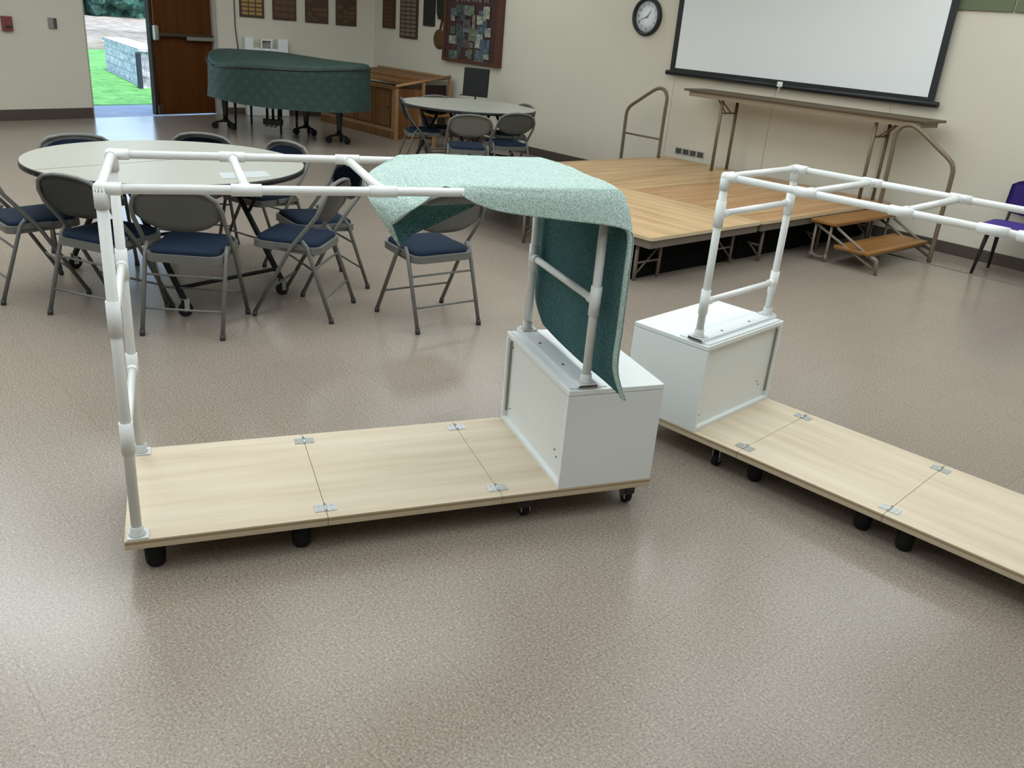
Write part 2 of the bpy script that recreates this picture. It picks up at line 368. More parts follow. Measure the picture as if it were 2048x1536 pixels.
# ------------------------------------------------------------------ rolling frames
CW, L_, S1, S2, BS, BE, BH = .61, 1.788, .6035, 1.2042, 1.4152, 1.787, .380
P0_, PB_, Q_, HR, ZD = .0357, 1.4872, .0297, 1.0425, .1284
RP, RF, RQ, RG = .0155, .0192, .0128, .0168
def make_cart(name, label, loc, rz, tees, box_rungs, end_rungs, couplings, feet):
    t = thing(name, label, 'rolling frame', loc, rz)
    for a, b in ((0, S1-.001), (S1+.001, S2-.001), (S2+.001, L_)):
        mb = MB(); mb.box(a, b, 0, CW, ZD-.031, ZD-.0001)
        for f in mb.bm.faces:
            if abs(f.normal.z) < .5 or f.calc_center_median().z < ZD-.015: f.material_index = 1
        for v in mb.bm.verts: v.co.z -= ZD
        mb.bm.normal_update()
        for f in mb.bm.faces: f.material_index = 0 if f.calc_center_median().z > -.001 else 1
        mb.obj('deck_panel', ['plywood', 'plyedge'], t, (0, 0, ZD))
    for s in (S1, S2):
        for y in (.058, CW-.058):
            h = MB(); h.box(s-.036, s-.003, y-.021, y+.021, 0, .0025); h.box(s+.003, s+.036, y-.021, y+.021, 0, .0025)
            h.tube([(s, y-.021, .004), (s, y+.021, .004)], .0045, 8)
            for k in (-1, 1):
                for e in (-.011, .011): h.lathe([(.004, .002), (.003, .0036), (.0005, .004)], (s+k*.021, y+e, 0), 8)
            h.obj('hinge', 'zinc', t, (0, 0, ZD))
    for x, ys in feet:
        for y in ys:
            MB().lathe([(.014, 0), (.024, .003), (.029, .012), (.031, .03), (.032, ZD-.032)], (x, y, 0), 20).obj('rubber_foot', 'rubber', t)
    for x in (1.317, 1.735):
        for y in (.062, CW-.062):
            c = MB(); zt = ZD-.0315; c.box(x-.03, x+.03, y-.03, y+.03, zt-.003, zt); c.lathe([(.017, zt-.014), (.02, zt-.009), (.02, zt-.003)], (x, y, 0), 12)
            for k in (-.016, .016): c.box(x+k-.0015, x+k+.0015, y-.018, y+.02, .022, zt-.012)
            o = c.obj('caster', 'zinc', t)
            w = MB(); w.wheel((x, y+.006, .028), (1, 0, 0), .028, .022); w.obj('wheel', 'rubber', o)
            w = MB(); w.box(x-.02, x+.02, y-.024, y-.018, .045, zt-.006, .002); w.obj('brake_lever', 'black', o)
    # melamine cabinet bolted on the deck
    cb = MB(); z0, z1 = ZD, ZD+BH; th = .016
    tp = .018
    cb.box(BS, BE, 0, th, z0, z1-tp-.0022, .0012); cb.box(BS, BE, CW-th, CW, z0, z1-tp-.0022, .0012)
    cb.box(BS, BE, th, CW-th, z0, z0+th, .0012); cb.box(BS, BE, 0, CW, z1-tp, z1, .0012); cb.box(BE-.018, BE-.002, th, CW-th, z0+th, z1-tp)
    cab = cb.obj('cabinet', 'white', t)
    MB().box(BS+.020, BS+.024, th+.0003, CW-th-.0003, z0+th+.0003, z1-tp-.0003).obj('back_panel', 'panelw', cab)
    for yy in (th+.003, CW-th-.003):
        MB().box(BS+.010, BS+.020, yy-.0022, yy+.0022, z0+.04, z1-.04).obj('groove_strip', 'grey', cab)
    for yy, zz in ((CW-.05, z0+.06), (CW-.03, z1-.06), (.085, z0+.085), (.105, z0+.105)):
        MB().lathe([(.0035, 0), (.003, .002), (.0005, .0024)], (0, 0, 0), 8).obj('screw', 'bronzed', cab, (BS+.019, yy, zz)).rotation_euler = (0, -PI/2, 0)
    b = MB(); b.box(BS+.008, BS+.150, .014, CW-.014, z1+.0002, z1+.006, .002)
    b.box(PB_-.036, PB_+.036, .004, CW-.004, z1+.0055, z1+.016, .0025); bmesh.ops.recalc_face_normals(b.bm, faces=b.bm.faces)
    for f in b.bm.faces:
        if abs(f.normal.y) > .9 and f.calc_center_median().z > z1+.008: f.material_index = 1
    b.obj('mounting_board', ['plank', 'bronzed'], t)
    for y in (.2, .42): MB().lathe([(.006, 0), (.005, .002), (.001, .003)], (PB_-.01, y, z1+.016), 10).obj('screw', 'bronzed', t)
    HZ = ZD+HR
    for x, zb in ((P0_, ZD), (PB_, z1+.016)):
        for y in (Q_, CW-Q_):
            MB().tube([(x, y, zb+.012), (x, y, HZ)], RP, 14).obj('post', 'pvc', t)
            f = MB(); f.box(x-.029, x+.033, y-.0275, y+.0275, zb, zb+.005, .0015); f.lathe([(.025, .005), (.023, .010), (RF, .014), (RF, .034)], (x, y, zb), 16); f.obj('floor_flange', 'flange', t)
            d = 1 if x < 1 else -1; e = 1 if y < .3 else -1
            k = MB(); k.tube([(x, y, HZ-.05), (x, y, HZ+.004)], RF, 14); k.tube([(x, y, HZ), (x+d*.05, y, HZ)], RG, 14); k.tube([(x, y, HZ), (x, y+e*.05, HZ)], RG, 14)
            k.lathe([(RF*1.0, -.006), (RF*.99, .004), (RF*.86, .012), (RF*.5, .0165), (.002, .0175)], (x, y, HZ), 14); k.obj('corner_elbow', 'fit', t)
    for y in (Q_, CW-Q_): MB().tube([(P0_, y, HZ), (PB_, y, HZ)], RQ, 14).obj('top_rail', 'pvc', t)
    def cross(x, z, nm, vertical):
        MB().tube([(x, Q_, z), (x, CW-Q_, z)], RQ, 14).obj(nm, 'pvc', t)
        for y, e in ((Q_, 1), (CW-Q_, -1)):
            k = MB(); dv = Vector((0, 0, .05)) if vertical else Vector((.04, 0, 0)); c = Vector((x, y, z))
            k.tube([c-dv, c+dv], RF if vertical else RG, 14); k.tube([c, c+Vector((0, e*.042, 0))], RG, 14); k.obj('tee_fitting', 'fit', t)
    for x in (P0_, PB_): MB().tube([(x, Q_, HZ), (x, CW-Q_, HZ)], RQ, 14).obj('end_bar', 'pvc', t)
    for x in tees: cross(x, HZ, 'crossbar', False)
    for z in box_rungs: cross(PB_, ZD+z, 'rung', True)
    for z in end_rungs: cross(P0_, ZD+z, 'rung', True)
    for x, y in couplings: MB().tube([(x-.045, y, HZ), (x+.045, y, HZ)], RG, 14).obj('coupling', 'fit', t)
    return t
make_cart('rolling_frame', 'white pipe frame on a hinged plywood base with a teal cloth draped over it', (-1.113, 2.1431, 0), .3903, (.3938, .7681, 1.157), (.69,), (.692, .329), (), ((.079, (.06, CW-.06)), (.525, (.06, CW-.06)), (.689, (CW-.06,)), (1.147, (CW-.06,))))
make_cart('rolling_frame', 'bare white pipe frame on a hinged plywood base beside the stage steps', (2.2224, 2.7324, 0), 2.3872, (1.157, .8166, .42), (.90, .547), (.692, .329), ((.53, CW-Q_),), ((.079, (.06, CW-.06)), (.525, (.06, CW-.06)), (.689, (CW-.075,)), (1.147, (CW-.075,))))

# ------------------------------------------------------------------ draped cloth (in the first frame's local space)
def cr(p, t):
    n = len(p)-1; i = min(int(t*n), n-1); u = t*n-i
    a, b, c, d = p[max(i-1, 0)], p[i], p[i+1], p[min(i+2, n)]
    return .5*((2*b)+(c-a)*u+(2*a-5*b+4*c-d)*u*u+(3*b-a-3*c+d)*u**3)
Vv = Vector
cols = [
 [(.950, .594, 1.060), (.865, .46, 1.052), (.775, .29, 1.040), (.752, .17, 1.006), (.785, .10, .94), (.832, .085, .868)],
 [(.970, .594, 1.060), (.895, .45, 1.050), (.830, .28, 1.036), (.79, .14, .995), (.795, .10, .965), (.806, .078, .935)],
 [(1.00, .594, 1.062), (.945, .43, 1.050), (.905, .27, 1.042), (.885, .14, 1.018), (.886, .10, 1.006), (.888, .068, .995)],
 [(1.03, .595, 1.064), (.99, .42, 1.052), (.965, .27, 1.050), (.950, .12, 1.052), (.952, .08, 1.054), (.955, .045, 1.057)],
 [(1.09, .598, 1.066), (1.07, .42, 1.064), (1.05, .27, 1.066), (1.04, .055, 1.067), (1.035, .012, 1.055), (1.03, .000, 1.020)],
 [(1.15, .599, 1.064), (1.15, .42, 1.068), (1.15, .27, 1.068), (1.14, .035, 1.068), (1.13, -.006, 1.050), (1.12, -.022, .995)],
 [(1.30, .600, 1.062), (1.29, .42, 1.062), (1.29, .25, 1.060), (1.29, .030, 1.068), (1.29, -.016, 1.046), (1.29, -.036, .976)],
 [(1.44, .600, 1.062), (1.44, .42, 1.064), (1.44, .22, 1.064), (1.44, .028, 1.070), (1.445, -.022, 1.046), (1.45, -.055, .962)],
 [(1.500, .603, 1.058), (1.503, .42, 1.066), (1.503, .22, 1.066), (1.503, .022, 1.066), (1.510, -.030, 1.040), (1.515, -.074, .950)],
 [(1.520, .608, 1.01), (1.526, .42, 1.02), (1.526, .22, 1.02), (1.527, .03, 1.015), (1.530, -.045, .985), (1.532, -.090, .925)],
 [(1.522, .610, .85), (1.530, .42, .86), (1.526, .22, .86), (1.534, .06, .855), (1.532, -.04, .84), (1.530, -.100, .82)],
 [(1.524, .612, .66), (1.535, .42, .66), (1.528, .22, .66), (1.538, .06, .65), (1.536, -.04, .64), (1.532, -.100, .64)],
 [(1.526, .606, .52), (1.540, .42, .50), (1.530, .22, .50), (1.540, .06, .49), (1.538, -.04, .49), (1.536, -.098, .49)],
 [(1.545, .545, .420), (1.550, .42, .405), (1.545, .22, .405), (1.550, .06, .405), (1.550, -.05, .405), (1.562, -.128, .392)],
]
cols = [[Vv(q) for q in c] for c in cols]
def across(line, u):
    n_ = len(line)-1; i = min(int(u*n_), n_-1); w_ = u*n_-i
    return line[i].lerp(line[i+1], w_) if i < 3 else cr(line, u)
rows = []; NU, NV = 130, 50
for i in range(NU+1):
    u = i/NU; line = [across([c[k] for c in cols], u) for k in range(6)]
    r = []
    for j in range(NV+1):
        v = j/NV; q = cr(line, v)
        if 0 < i < NU:
            w = .0035*math.sin(9*q.x+17*q.y)+.0025*math.sin(31*q.x-12*q.y+2)
            if q.z > 1 and q.x < 1.1: w += .008*max(0, 1-abs(q.x-.90-.55*(q.y-.30))/.055)*(1 if .1 < q.y < .56 else 0)
            q = q+Vv((w*.8 if q.x > 1.51 and q.z < 1 else 0, 0, max(w, 0) if q.x > 1.05 else w) if q.x < 1.49 and .06 < q.y < .55 or q.x > 1.51 else (0, 0, 0))
        r.append(q)
    rows.append(r)
mb = MB(); mb.grid(rows)
# the turned-under corner that hangs below the front rail, underside towards the camera
f1 = [Vv(q) for q in ((.836, .094, .872), (.811, .086, .933), (.892, .080, .993), (1.060, .078, 1.000))]
f2 = [Vv(q) for q in ((.840, .098, .866), (.880, .115, .895), (.960, .13, .926), (1.066, .085, .992))]
mb.grid([[cl_.lerp(cu_, j/12)+Vv((0, .012*math.sin(PI*j/12)*math.sin(PI*i/24), 0)) for j in range(13)] for i in range(25)
         for t3 in (min(i/24*3, 2.9999),) for cl_, cu_ in ((f2[int(t3)].lerp(f2[int(t3)+1], t3-int(t3)), f1[int(t3)].lerp(f1[int(t3)+1], t3-int(t3))),)])
# narrow hem folded back along the hanging end's front edge
hem = [r[-1] for r in rows if r[-1].x > 1.52 and r[-1].z < .95]
mb.grid([[q+Vv((-.005, -.001, 0)), q+Vv((-.0065, .014, 0)), q+Vv((-.006, .028, 0))] for q in hem])
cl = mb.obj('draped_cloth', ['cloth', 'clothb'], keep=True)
cl.location = (-1.113, 2.1431, ZD); cl.rotation_euler = (0, 0, .3903)
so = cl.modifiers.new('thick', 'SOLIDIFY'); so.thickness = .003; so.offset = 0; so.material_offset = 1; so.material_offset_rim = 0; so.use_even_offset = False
tag(cl, 'pale teal printed cloth draped over the pipe frame, hanging down its end', 'cloth')

# ------------------------------------------------------------------ folding chairs
def make_chair(label):
    t = thing('folding_chair', label, 'chair')
    for s in (-1, 1):
        mb = MB(); mb.tube([(s*.225, .205, .0), (s*.225, .20, .03)], .0145, 10); mb.obj('foot_tip', 'tip', t)
        mb = MB(); mb.tube([(s*.205, -.240, .0), (s*.205, -.236, .03)], .0145, 10); mb.obj('foot_tip', 'tip', t)
        mb = MB(); mb.tube([(s*.205, -.237, .02), (s*.205, -.10, .425), (s*.205, -.07, .455)], .0115, 10); mb.obj('rear_leg', 'chairm', t)
        mb = MB(); mb.box(s*.208-.004, s*.208+.004, -.10, .06, .405, .435, .002); mb.tube([(s*.2, -.02, .42), (s*.228, -.02, .42)], .009, 8); mb.obj('seat_bracket', 'chairm', t)
    pts = [(-.225, .203, .02), (-.225, -.02, .42), (-.225, -.165, .60), (-.222, -.195, .665), (-.20, -.209, .715), (-.155, -.216, .745), (-.08, -.220, .760), (0, -.221, .764)]
    full = pts+[(-x, y, z) for x, y, z in pts[-2::-1]]
    MB().tube(full, .0115, 10).obj('front_frame', 'chairm', t)
    # pressed-steel back with a navy pad on its front
    rows = []
    for i in range(13):
        u = i/12*2-1; x = u*.214
        zt = .757-.058*abs(u)**3.2; zb = .545+.075*abs(u)**3
        rows.append([Vv((x, -.165-.055*((zb+(zt-zb)*k/6)-.60)/.16-.022*(1-u*u)-.002, zb+(zt-zb)*k/6)) for k in range(7)])
    mb = MB(); mb.grid(rows); bmesh.ops.solidify(mb.bm, geom=mb.bm.faces[:], thickness=.004)
    bp = mb.obj('backrest', 'chairm', t)
    rows2 = []
    for i in range(13):
        u = i/12*2-1; x = u*.190
        zt = .735-.05*abs(u)**3.2; zb = .565+.065*abs(u)**3
        rows2.append([Vv((x, -.165-.055*((zb+(zt-zb)*k/6)-.60)/.16-.022*(1-u*u)+.005+.014*math.sin(PI*k/6)*(1-u**4), zb+(zt-zb)*k/6)) for k in range(7)])
    mb = MB(); mb.grid(rows2); bmesh.ops.solidify(mb.bm, geom=mb.bm.faces[:], thickness=-.003); mb.obj('back_pad', 'navy', bp)
    sl = Matrix.Translation((0, 0, .425)) @ Matrix.Rotation(rad(2.5), 4, 'X')
    out, inn = rrect(-.195, .195, -.165, .225, .06), rrect(-.178, .178, -.148, .208, .05)
    mb = MB(); mb.prism(out, -.042, -.002, sl); mb.obj('seat_pan', 'chairm', t)
    mb = MB(); n = len(inn)
    lay = [[sl @ Vv((x*f, (y-.03)*f+.03, z)) for x, y in inn] for f, z in ((1, -.002), (1.005, .010), (.96, .020), (.80, .027), (.4, .030))]
    for a, b in zip(lay, lay[1:]): mb.grid([a+a[:1], b+b[:1]])
    cpt = mb.bm.verts.new(sl @ Vv((0, .03, .031))); last = [mb.bm.verts.new(q) for q in lay[-1]]
    for k in range(n): mb._f([last[k], last[(k+1) % n], cpt])
    bmesh.ops.remove_doubles(mb.bm, verts=mb.bm.verts, dist=1e-5)
    for f in mb.bm.faces: f.smooth = True
    mb.obj('seat_pad', 'navy', t)
    for y, z, w in ((-.237+.137*.70, .02+.405*.70, .205), (-.237+.137*.29, .02+.405*.29, .205)):
        MB().tube([(-w, y, z), (w, y, z)], .0065, 8).obj('rung', 'chairm', t)
    MB().tube([(-.225, .203-.223*.33, .02+.4*.33), (.225, .203-.223*.33, .02+.4*.33)], .0065, 8).obj('rung', 'chairm', t)
    return t
NEAR, FAR = 'folding chairs around the near round table', 'folding chairs around the far round table'
chairs = [
 (-2.80, 4.74, -44, 'grey folding chair cut off by the left edge of the photo', NEAR),
 (-2.242, 4.497, -19, 'grey folding chair seen from behind, turned away beside the upright pipes', NEAR),
 (-1.744, 4.40, 3.6, 'grey folding chair seen square from behind, just right of the upright pipes', NEAR),
 (-1.262, 4.80, 84, 'grey folding chair seen side on under the crossbars, facing left to the table', NEAR),
 (-1.29, 5.32, 126, 'folding chair with its navy back pad showing between the pipe crossbars', NEAR),
 (-1.80, 5.88, 146, 'folding chair at the far right rim of the near table, back just above it', NEAR),
 (-2.295, 5.88, 178, 'folding chair with only its curved top showing below the covered piano', NEAR),
 (-2.796, 5.41, 215, 'folding chair with only its curved top showing left of the door glare', NEAR),
 (-.535, 4.832, 38, 'lone grey folding chair with navy seat partly hidden by the hanging cloth', 'folding chair under the cloth'),
 (-.672, 9.10, 12, 'grey folding chair seen square from behind at the far table, middle front', FAR),
 (-.285, 9.62, 30, 'grey folding chair seen from behind at the right of the far table', FAR),
 (-1.29, 10.12, -72, 'folding chair edge on at the left end of the far round table', FAR),
 (-1.10, 10.62, -150, 'folding chair in shadow behind the far table, its dark seat under the tabletop', FAR),
 (-.29, 10.50, 122, 'folding chair behind the right end of the far table, only its top showing', FAR),
]
ch0 = None
for x, y, a, lab, g in chairs:
    if ch0 is None: ch0 = make_chair(lab); o = ch0
    else: o = dup(ch0)
    o['label'] = lab; o['group'] = g; o.location = (x, y, .0); o.rotation_euler = (0, 0, rad(a))

# ------------------------------------------------------------------ round folding tables
def make_table(label, loc, rz, R, group):
    t = thing('round_table', label, 'table', loc, rz, group); zt = .74
    for s in (-1, 1):
        mb = MB(); pl = [(s*.0015, -R)]; pl = [(s*max(.005, R*math.cos(rad(-90+180*k/40))), R*math.sin(rad(-90+180*k/40))) for k in range(41)]
        mb.prism(pl if s > 0 else pl[::-1], zt-.022, zt); top = mb.obj('tabletop_half', 'top', t)
        mb = MB(); rows = []
        for k in range(41):
            a = rad(-90+180*k/40); c, q = math.cos(a)*s, math.sin(a)
            rows.append([Vv((c*r+s*.0016*(1 if abs(c) < .01 else 0), q*r, z)) for r, z in ((R+.0002, zt-.001), (R+.005, zt-.004), (R+.005, zt-.03), (R-.01, zt-.032))])
        mb.grid(rows); mb.obj('edge_band', 'bandm', top)
        if s > 0: MB().box(-.012, .012, -R+.01, R-.01, zt-.016, zt-.006).obj('fold_seam', 'bandm', t)
        mb = MB(); mb.box(min(s*.03, s*.10), max(s*.03, s*.10), -R*.75, R*.75, zt-.07, zt-.0225, .004); mb.box(min(s*.45, s*.5), max(s*.45, s*.5), -R*.6, R*.6, zt-.06, zt-.0225, .004); mb.obj('apron_rail', 'blackm', t)
        for y in (-.33, .33):
            mb = MB(); mb.tube([(s*.07, y, zt-.06), (s*.60, y, .085)], .017, 10); mb.obj('leg', 'blackm', t)
            mb = MB(); mb.tube([(s*.47, y, zt-.05), (s*.30, y, .46)], .011, 8); mb.obj('brace', 'blackm', t)
            mb = MB(); mb.box(s*.6-.018, s*.6-.014, y-.015, y+.015, .03, .10); mb.box(s*.6+.014, s*.6+.018, y-.015, y+.015, .03, .10); mb.box(s*.6-.018, s*.6+.018, y-.018, y+.018, .098, .102); cs = mb.obj('caster', 'zinc', t)
            MB().wheel((s*.6, y, .04), (1, 0, 0), .04, .024).obj('wheel', 'rubber', cs)
        mb = MB(); mb.tube([(s*.55, -.33, .15), (s*.55, .33, .15)], .012, 8); mb.obj('stretcher', 'blackm', t)
    return t
make_table('near cream round folding table with black edge behind the left pipes', (-2.13, 5.114, 0), math.atan2(.81, .59)-PI/2, .775, 'round folding tables')
make_table('far cream round folding table between the oak cabinet and the stage', (-.765, 10.24, 0), rad(62), .77, 'round folding tables')
mb = MB(); mb.prism([(-1.74, 4.84), (-1.66, 4.68), (-1.45, 4.86), (-1.53, 5.02)], .7405, .7412)
tag(mb.obj('paper_sheet', 'paper'), 'white sheet of paper on the near rim of the round table', 'paper')

# ------------------------------------------------------------------ stage, steps, rails, long table (wall frame: x along the wall, y towards it)
SA0, SA1, SN0, SN1, SZ = -6.40, -3.65, 4.63, 8.16, .36
SM = (SA0+SA1)/2
stg = 0
def stage(label, a0, a1, n0, n1, m, along, skirt=None):
    t = thing('stage_platform', label, 'stage platform', P((a0+a1)/2, (n0+n1)/2), HC, 'stage platforms')
    w, d = (a1-a0)/2-.004, (n1-n0)/2-.004
    mb = MB(); mb.prism(rrect(-w, w, -d, d, .03, 4), SZ-.024, SZ); mb.bm.normal_update()
    for f in mb.bm.faces: f.material_index = 0 if f.normal.z > .5 else 1
    mb.obj('deck_top', [m, 'stagee'], t)
    fr = MB()
    w, d = w-.02, d-.02
    for b in ((-w, w, -d, -d+.03), (-w, w, d-.03, d), (-w, -w+.03, -d+.03, d-.03), (w-.03, w, -d+.03, d-.03)): fr.box(*b, SZ-.085, SZ-.0245, .003)
    fr.obj('edge_frame', 'stagef', t)
    if skirt is not None: MB().box(w-.20, w-.19, -d+skirt, d-.01, .004, SZ-.03).obj('black_skirt', 'skirt', t)
    L = max(w, d); nleg = 3
    for k in range(nleg):
        u = (-1+2*k/(nleg-1))*(L-.16)
        for v in (-1, 1):
            vv = v*(min(w, d)-.07)
            def q(uu, v2, z): return (uu, v2, z) if along else (v2, uu, z)
            l = MB()
            l.tube([q(u, vv, 0), q(u, vv, SZ-.08)], .014, 8); l.tube([q(u, vv-v*.26, 0), q(u, vv-v*.26, SZ-.075)], .014, 8)
            l.tube([q(u, vv, .13), q(u, vv-v*.26, .13)], .009, 8); l.tube([q(u, vv, .04), q(u, vv-v*.26, .25)], .007, 8)
            l.obj('leg_frame', 'stagem', t)
    return t
stage('low wooden stage platform nearest the camera, pale boards running along its front', SA0, SA1, SN0, 5.985, 'stage', True, .06)
stage('wooden stage platform against the wall on the left, next to the far handrail', SA0, SM, 5.985, SN1, 'stage2', False)
stage('wooden stage platform against the wall on the right, behind the two steps', SM, SA1, 5.985, SN1, 'stage3', False, .01)
def rail_path(sg):
    k = [Vv((sg*x, 0, z)) for x, z in ((0, .0), (0, .40), (0, .70), (.008, .80), (.05, .865), (.17, .945), (.30, 1.03), (.39, 1.082), (.45, 1.098), (.51, 1.085), (.55, 1.04), (.563, .98), (.558, .85), (.555, .60), (.555, .362))]
    return [cr(k, i/70) for i in range(71)]
def steps(label, a_edge, sg, n0, n1):
    # x: away from the stage (sg +1 = towards the right end), y: along the steps
    t = thing('stage_steps', label, 'steps', P(a_edge, (n0+n1)/2), HC)
    w = (n1-n0)/2
    for x0, x1, z in ((.005, .245, .335), (.255, .57, .165)):
        mb = MB(); mb.box(min(sg*x0, sg*x1), max(sg*x0, sg*x1), -w, w, z-.028, z, .006); mb.obj('tread', 'tread', t)
    for s in (-1, 1):
        y = s*(w-.03)
        mb = MB(); mb.tube([(sg*.04, y, .30), (sg*.62, y, .04)], .012, 8); mb.obj('stringer', 'stagem', t)
        mb = MB(); mb.tube([(sg*.24, y, .298), (sg*.62, y, .10)], .012, 8); mb.obj('stringer', 'stagem', t)
        mb = MB(); mb.tube(arc_pts([(sg*.565, y, .132), (sg*.63, y, .12), (sg*.64, y, 0)]), .016, 8); mb.obj('front_leg', 'stagem', t)
        mb = MB(); mb.tube(arc_pts([(sg*.05, y, .305), (sg*.05, y, .03), (sg*.19, y, .03), (sg*.19, y, .305)]), .012, 8); mb.tube([(sg*.05, y, 0), (sg*.05, y, .06)], .014, 8); mb.tube([(sg*.19, y, 0), (sg*.19, y, .06)], .014, 8); mb.obj('rear_leg', 'stagem', t)
    mb = MB(); mb.tube([(sg*.27, -w+.03, .125), (sg*.27, w-.03, .125)], .01, 8); mb.tube([(sg*.54, -w+.03, .125), (sg*.54, w-.03, .125)], .01, 8); mb.obj('cross_bar', 'stagem', t)
    return t
steps('two orange-brown wooden steps on a tube frame at the right end of the stage', SA1, 1, 6.70, 7.76)
for lab, a, sg, n in (('bronze tube handrail at the stage steps near the purple chair', -3.0, -1, 7.69), ('bronze tube handrail at the far left of the stage, under the clock', -6.885, 1, 7.94)):
    t = thing('handrail', lab, 'handrail', P(a, n), HC, 'stage handrails')
    MB().tube(rail_path(sg), .019, 12).obj('rail_tube', 'bronze', t)
    MB().tube([(0, 0, .56), (sg*.555, 0, .56)], .011, 8).obj('mid_bar', 'bronze', t)
# long folding table on the stage
TL0, TL1, TN0, TN1 = -5.965, -3.345, 7.75, 8.14
t = thing('folding_table', 'long narrow brown folding table standing on the stage under the screen', 'table', P((TL0+TL1)/2, (TN0+TN1)/2, SZ+.0005), HC)
hw, hd, hz = (TL1-TL0)/2, (TN1-TN0)/2, .785
MB().box(-hw, hw, -hd, hd, hz-.022, hz, .004).obj('tabletop', 'tablewood', t)
mb = MB()
for s in (-1, 1): mb.box(-hw+.06, hw-.06, s*(hd-.03)-.008, s*(hd-.03)+.008, hz-.07, hz-.0225)
for s in (-1, 1): mb.box(s*(hw-.07)-.008, s*(hw-.07)+.008, -hd+.04, hd-.04, hz-.07, hz-.0225)
mb.obj('apron', 'apron', t)
for s in (-1, 1):
    x = s*(hw-.47)
    for y in (-hd+.06, hd-.06):
        MB().tube([(x-s*.0, y, 0), (x, y, hz-.06)], .017, 8).obj('leg', 'bronze', t)
    mb = MB(); mb.tube([(x, -hd+.06, hz-.20), (x, hd-.06, hz-.20)], .009, 8)
    mb.tube([(x, -.05, hz-.20), (x+s*.16, -.02, hz-.05)], .007, 8); mb.tube([(x, .05, hz-.20), (x+s*.16, .02, hz-.05)], .007, 8); mb.obj('leg_brace', 'bronze', t)
# ------------------------------------------------------------------ wall C fittings
def onC(name, label, cat, a, z, n=WN, group=None): return thing(name, label, cat, P(a, n, z), HC, group)
t = onC('projection_screen', 'white pull-down projection screen with black borders above the stage', 'projection screen', 0, 0)
a0, a1, zb = -6.535, -3.52, 1.262
MB().box(a0+.07, a1-.065, -.062, -.058, zb+.055, 2.98).obj('screen_fabric', 'screen', t)
mb = MB(); mb.box(a0, a0+.07, -.063, -.057, zb, 2.98); mb.box(a1-.065, a1, -.063, -.057, zb, 2.98); mb.box(a0+.07, a1-.065, -.063, -.057, zb+.01, zb+.055); mb.obj('black_border', 'screenb', t)
MB().tube([(a0-.045, -.06, zb), (a1+.045, -.06, zb)], .026, 12).obj('bottom_bar', 'screenb', t)
mb = MB(); am = (a0+a1)/2-.06; mb.box(am-.03, am+.03, -.095, -.08, zb-.01, zb+.04, .006); mb.tube([(am, -.09, zb-.01), (am, -.09, zb-.07)], .004, 6); mb.obj('pull_tab', 'white', t)
MB().box(a0-.05, a1+.05, -.12, -.03, 2.98, 3.12, .02).obj('housing', 'white', t)
# clock
t = onC('wall_clock', 'round black-rimmed wall clock with white face left of the screen', 'clock', -7.005, 1.823)
mx = Matrix.Rotation(PI/2, 4, 'X')
def yl(prof, c=(0, 0, 0), n=40):
    m_ = MB(); m_.lathe(prof, (0, 0, 0), n)
    bmesh.ops.transform(m_.bm, matrix=Matrix.Translation(c) @ mx, verts=m_.bm.verts); return m_
yl([(.205, 0), (.207, .03), (.198, .05), (.176, .05), (.168, .03), (.168, .012), (.0, .012)]).obj('rim', 'black', t)
yl([(.168, .0125), (.167, .016), (.0, .016)]).obj('dial', 'clockf', t)
def text_bm(body, size):
    cu = bpy.data.curves.new('txt', 'FONT'); cu.body = body; cu.size = size; cu.align_x = 'CENTER'; cu.align_y = 'CENTER'
    o = bpy.data.objects.new('txt', cu); C.objects.link(o); dg = bpy.context.evaluated_depsgraph_get()
    me = bpy.data.meshes.new_from_object(o.evaluated_get(dg)); b = bmesh.new(); b.from_mesh(me)
    bpy.data.objects.remove(o); bpy.data.meshes.remove(me); return b
mb = MB()
for k in range(1, 13):
    a = rad(90-30*k); mb._merge(text_bm(str(k), .044), Matrix.Translation((.128*math.cos(a), -.0175, .128*math.sin(a))) @ mx)
for k in range(60):
    a = rad(6*k); mb._merge(MB().box(.153, .163, -.0012, .0012, -.0004, .0004).bm, Matrix.Translation((0, -.0172, 0)) @ Matrix.Rotation(-a, 4, 'Y'))
mb.obj('numerals', 'ink', t)
for nm, deg, ln, w in (('hour_hand', 52, .085, .009), ('minute_hand', 202, .125, .006)):
    h = MB(); h.prism([(-.02, -w/2), (ln, -w/4), (ln, w/4), (-.02, w/2)], 0, .002, Matrix.Translation((0, -.022, 0)) @ mx @ Matrix.Rotation(rad(deg), 4, 'Z')); h.obj(nm, 'ink', t)
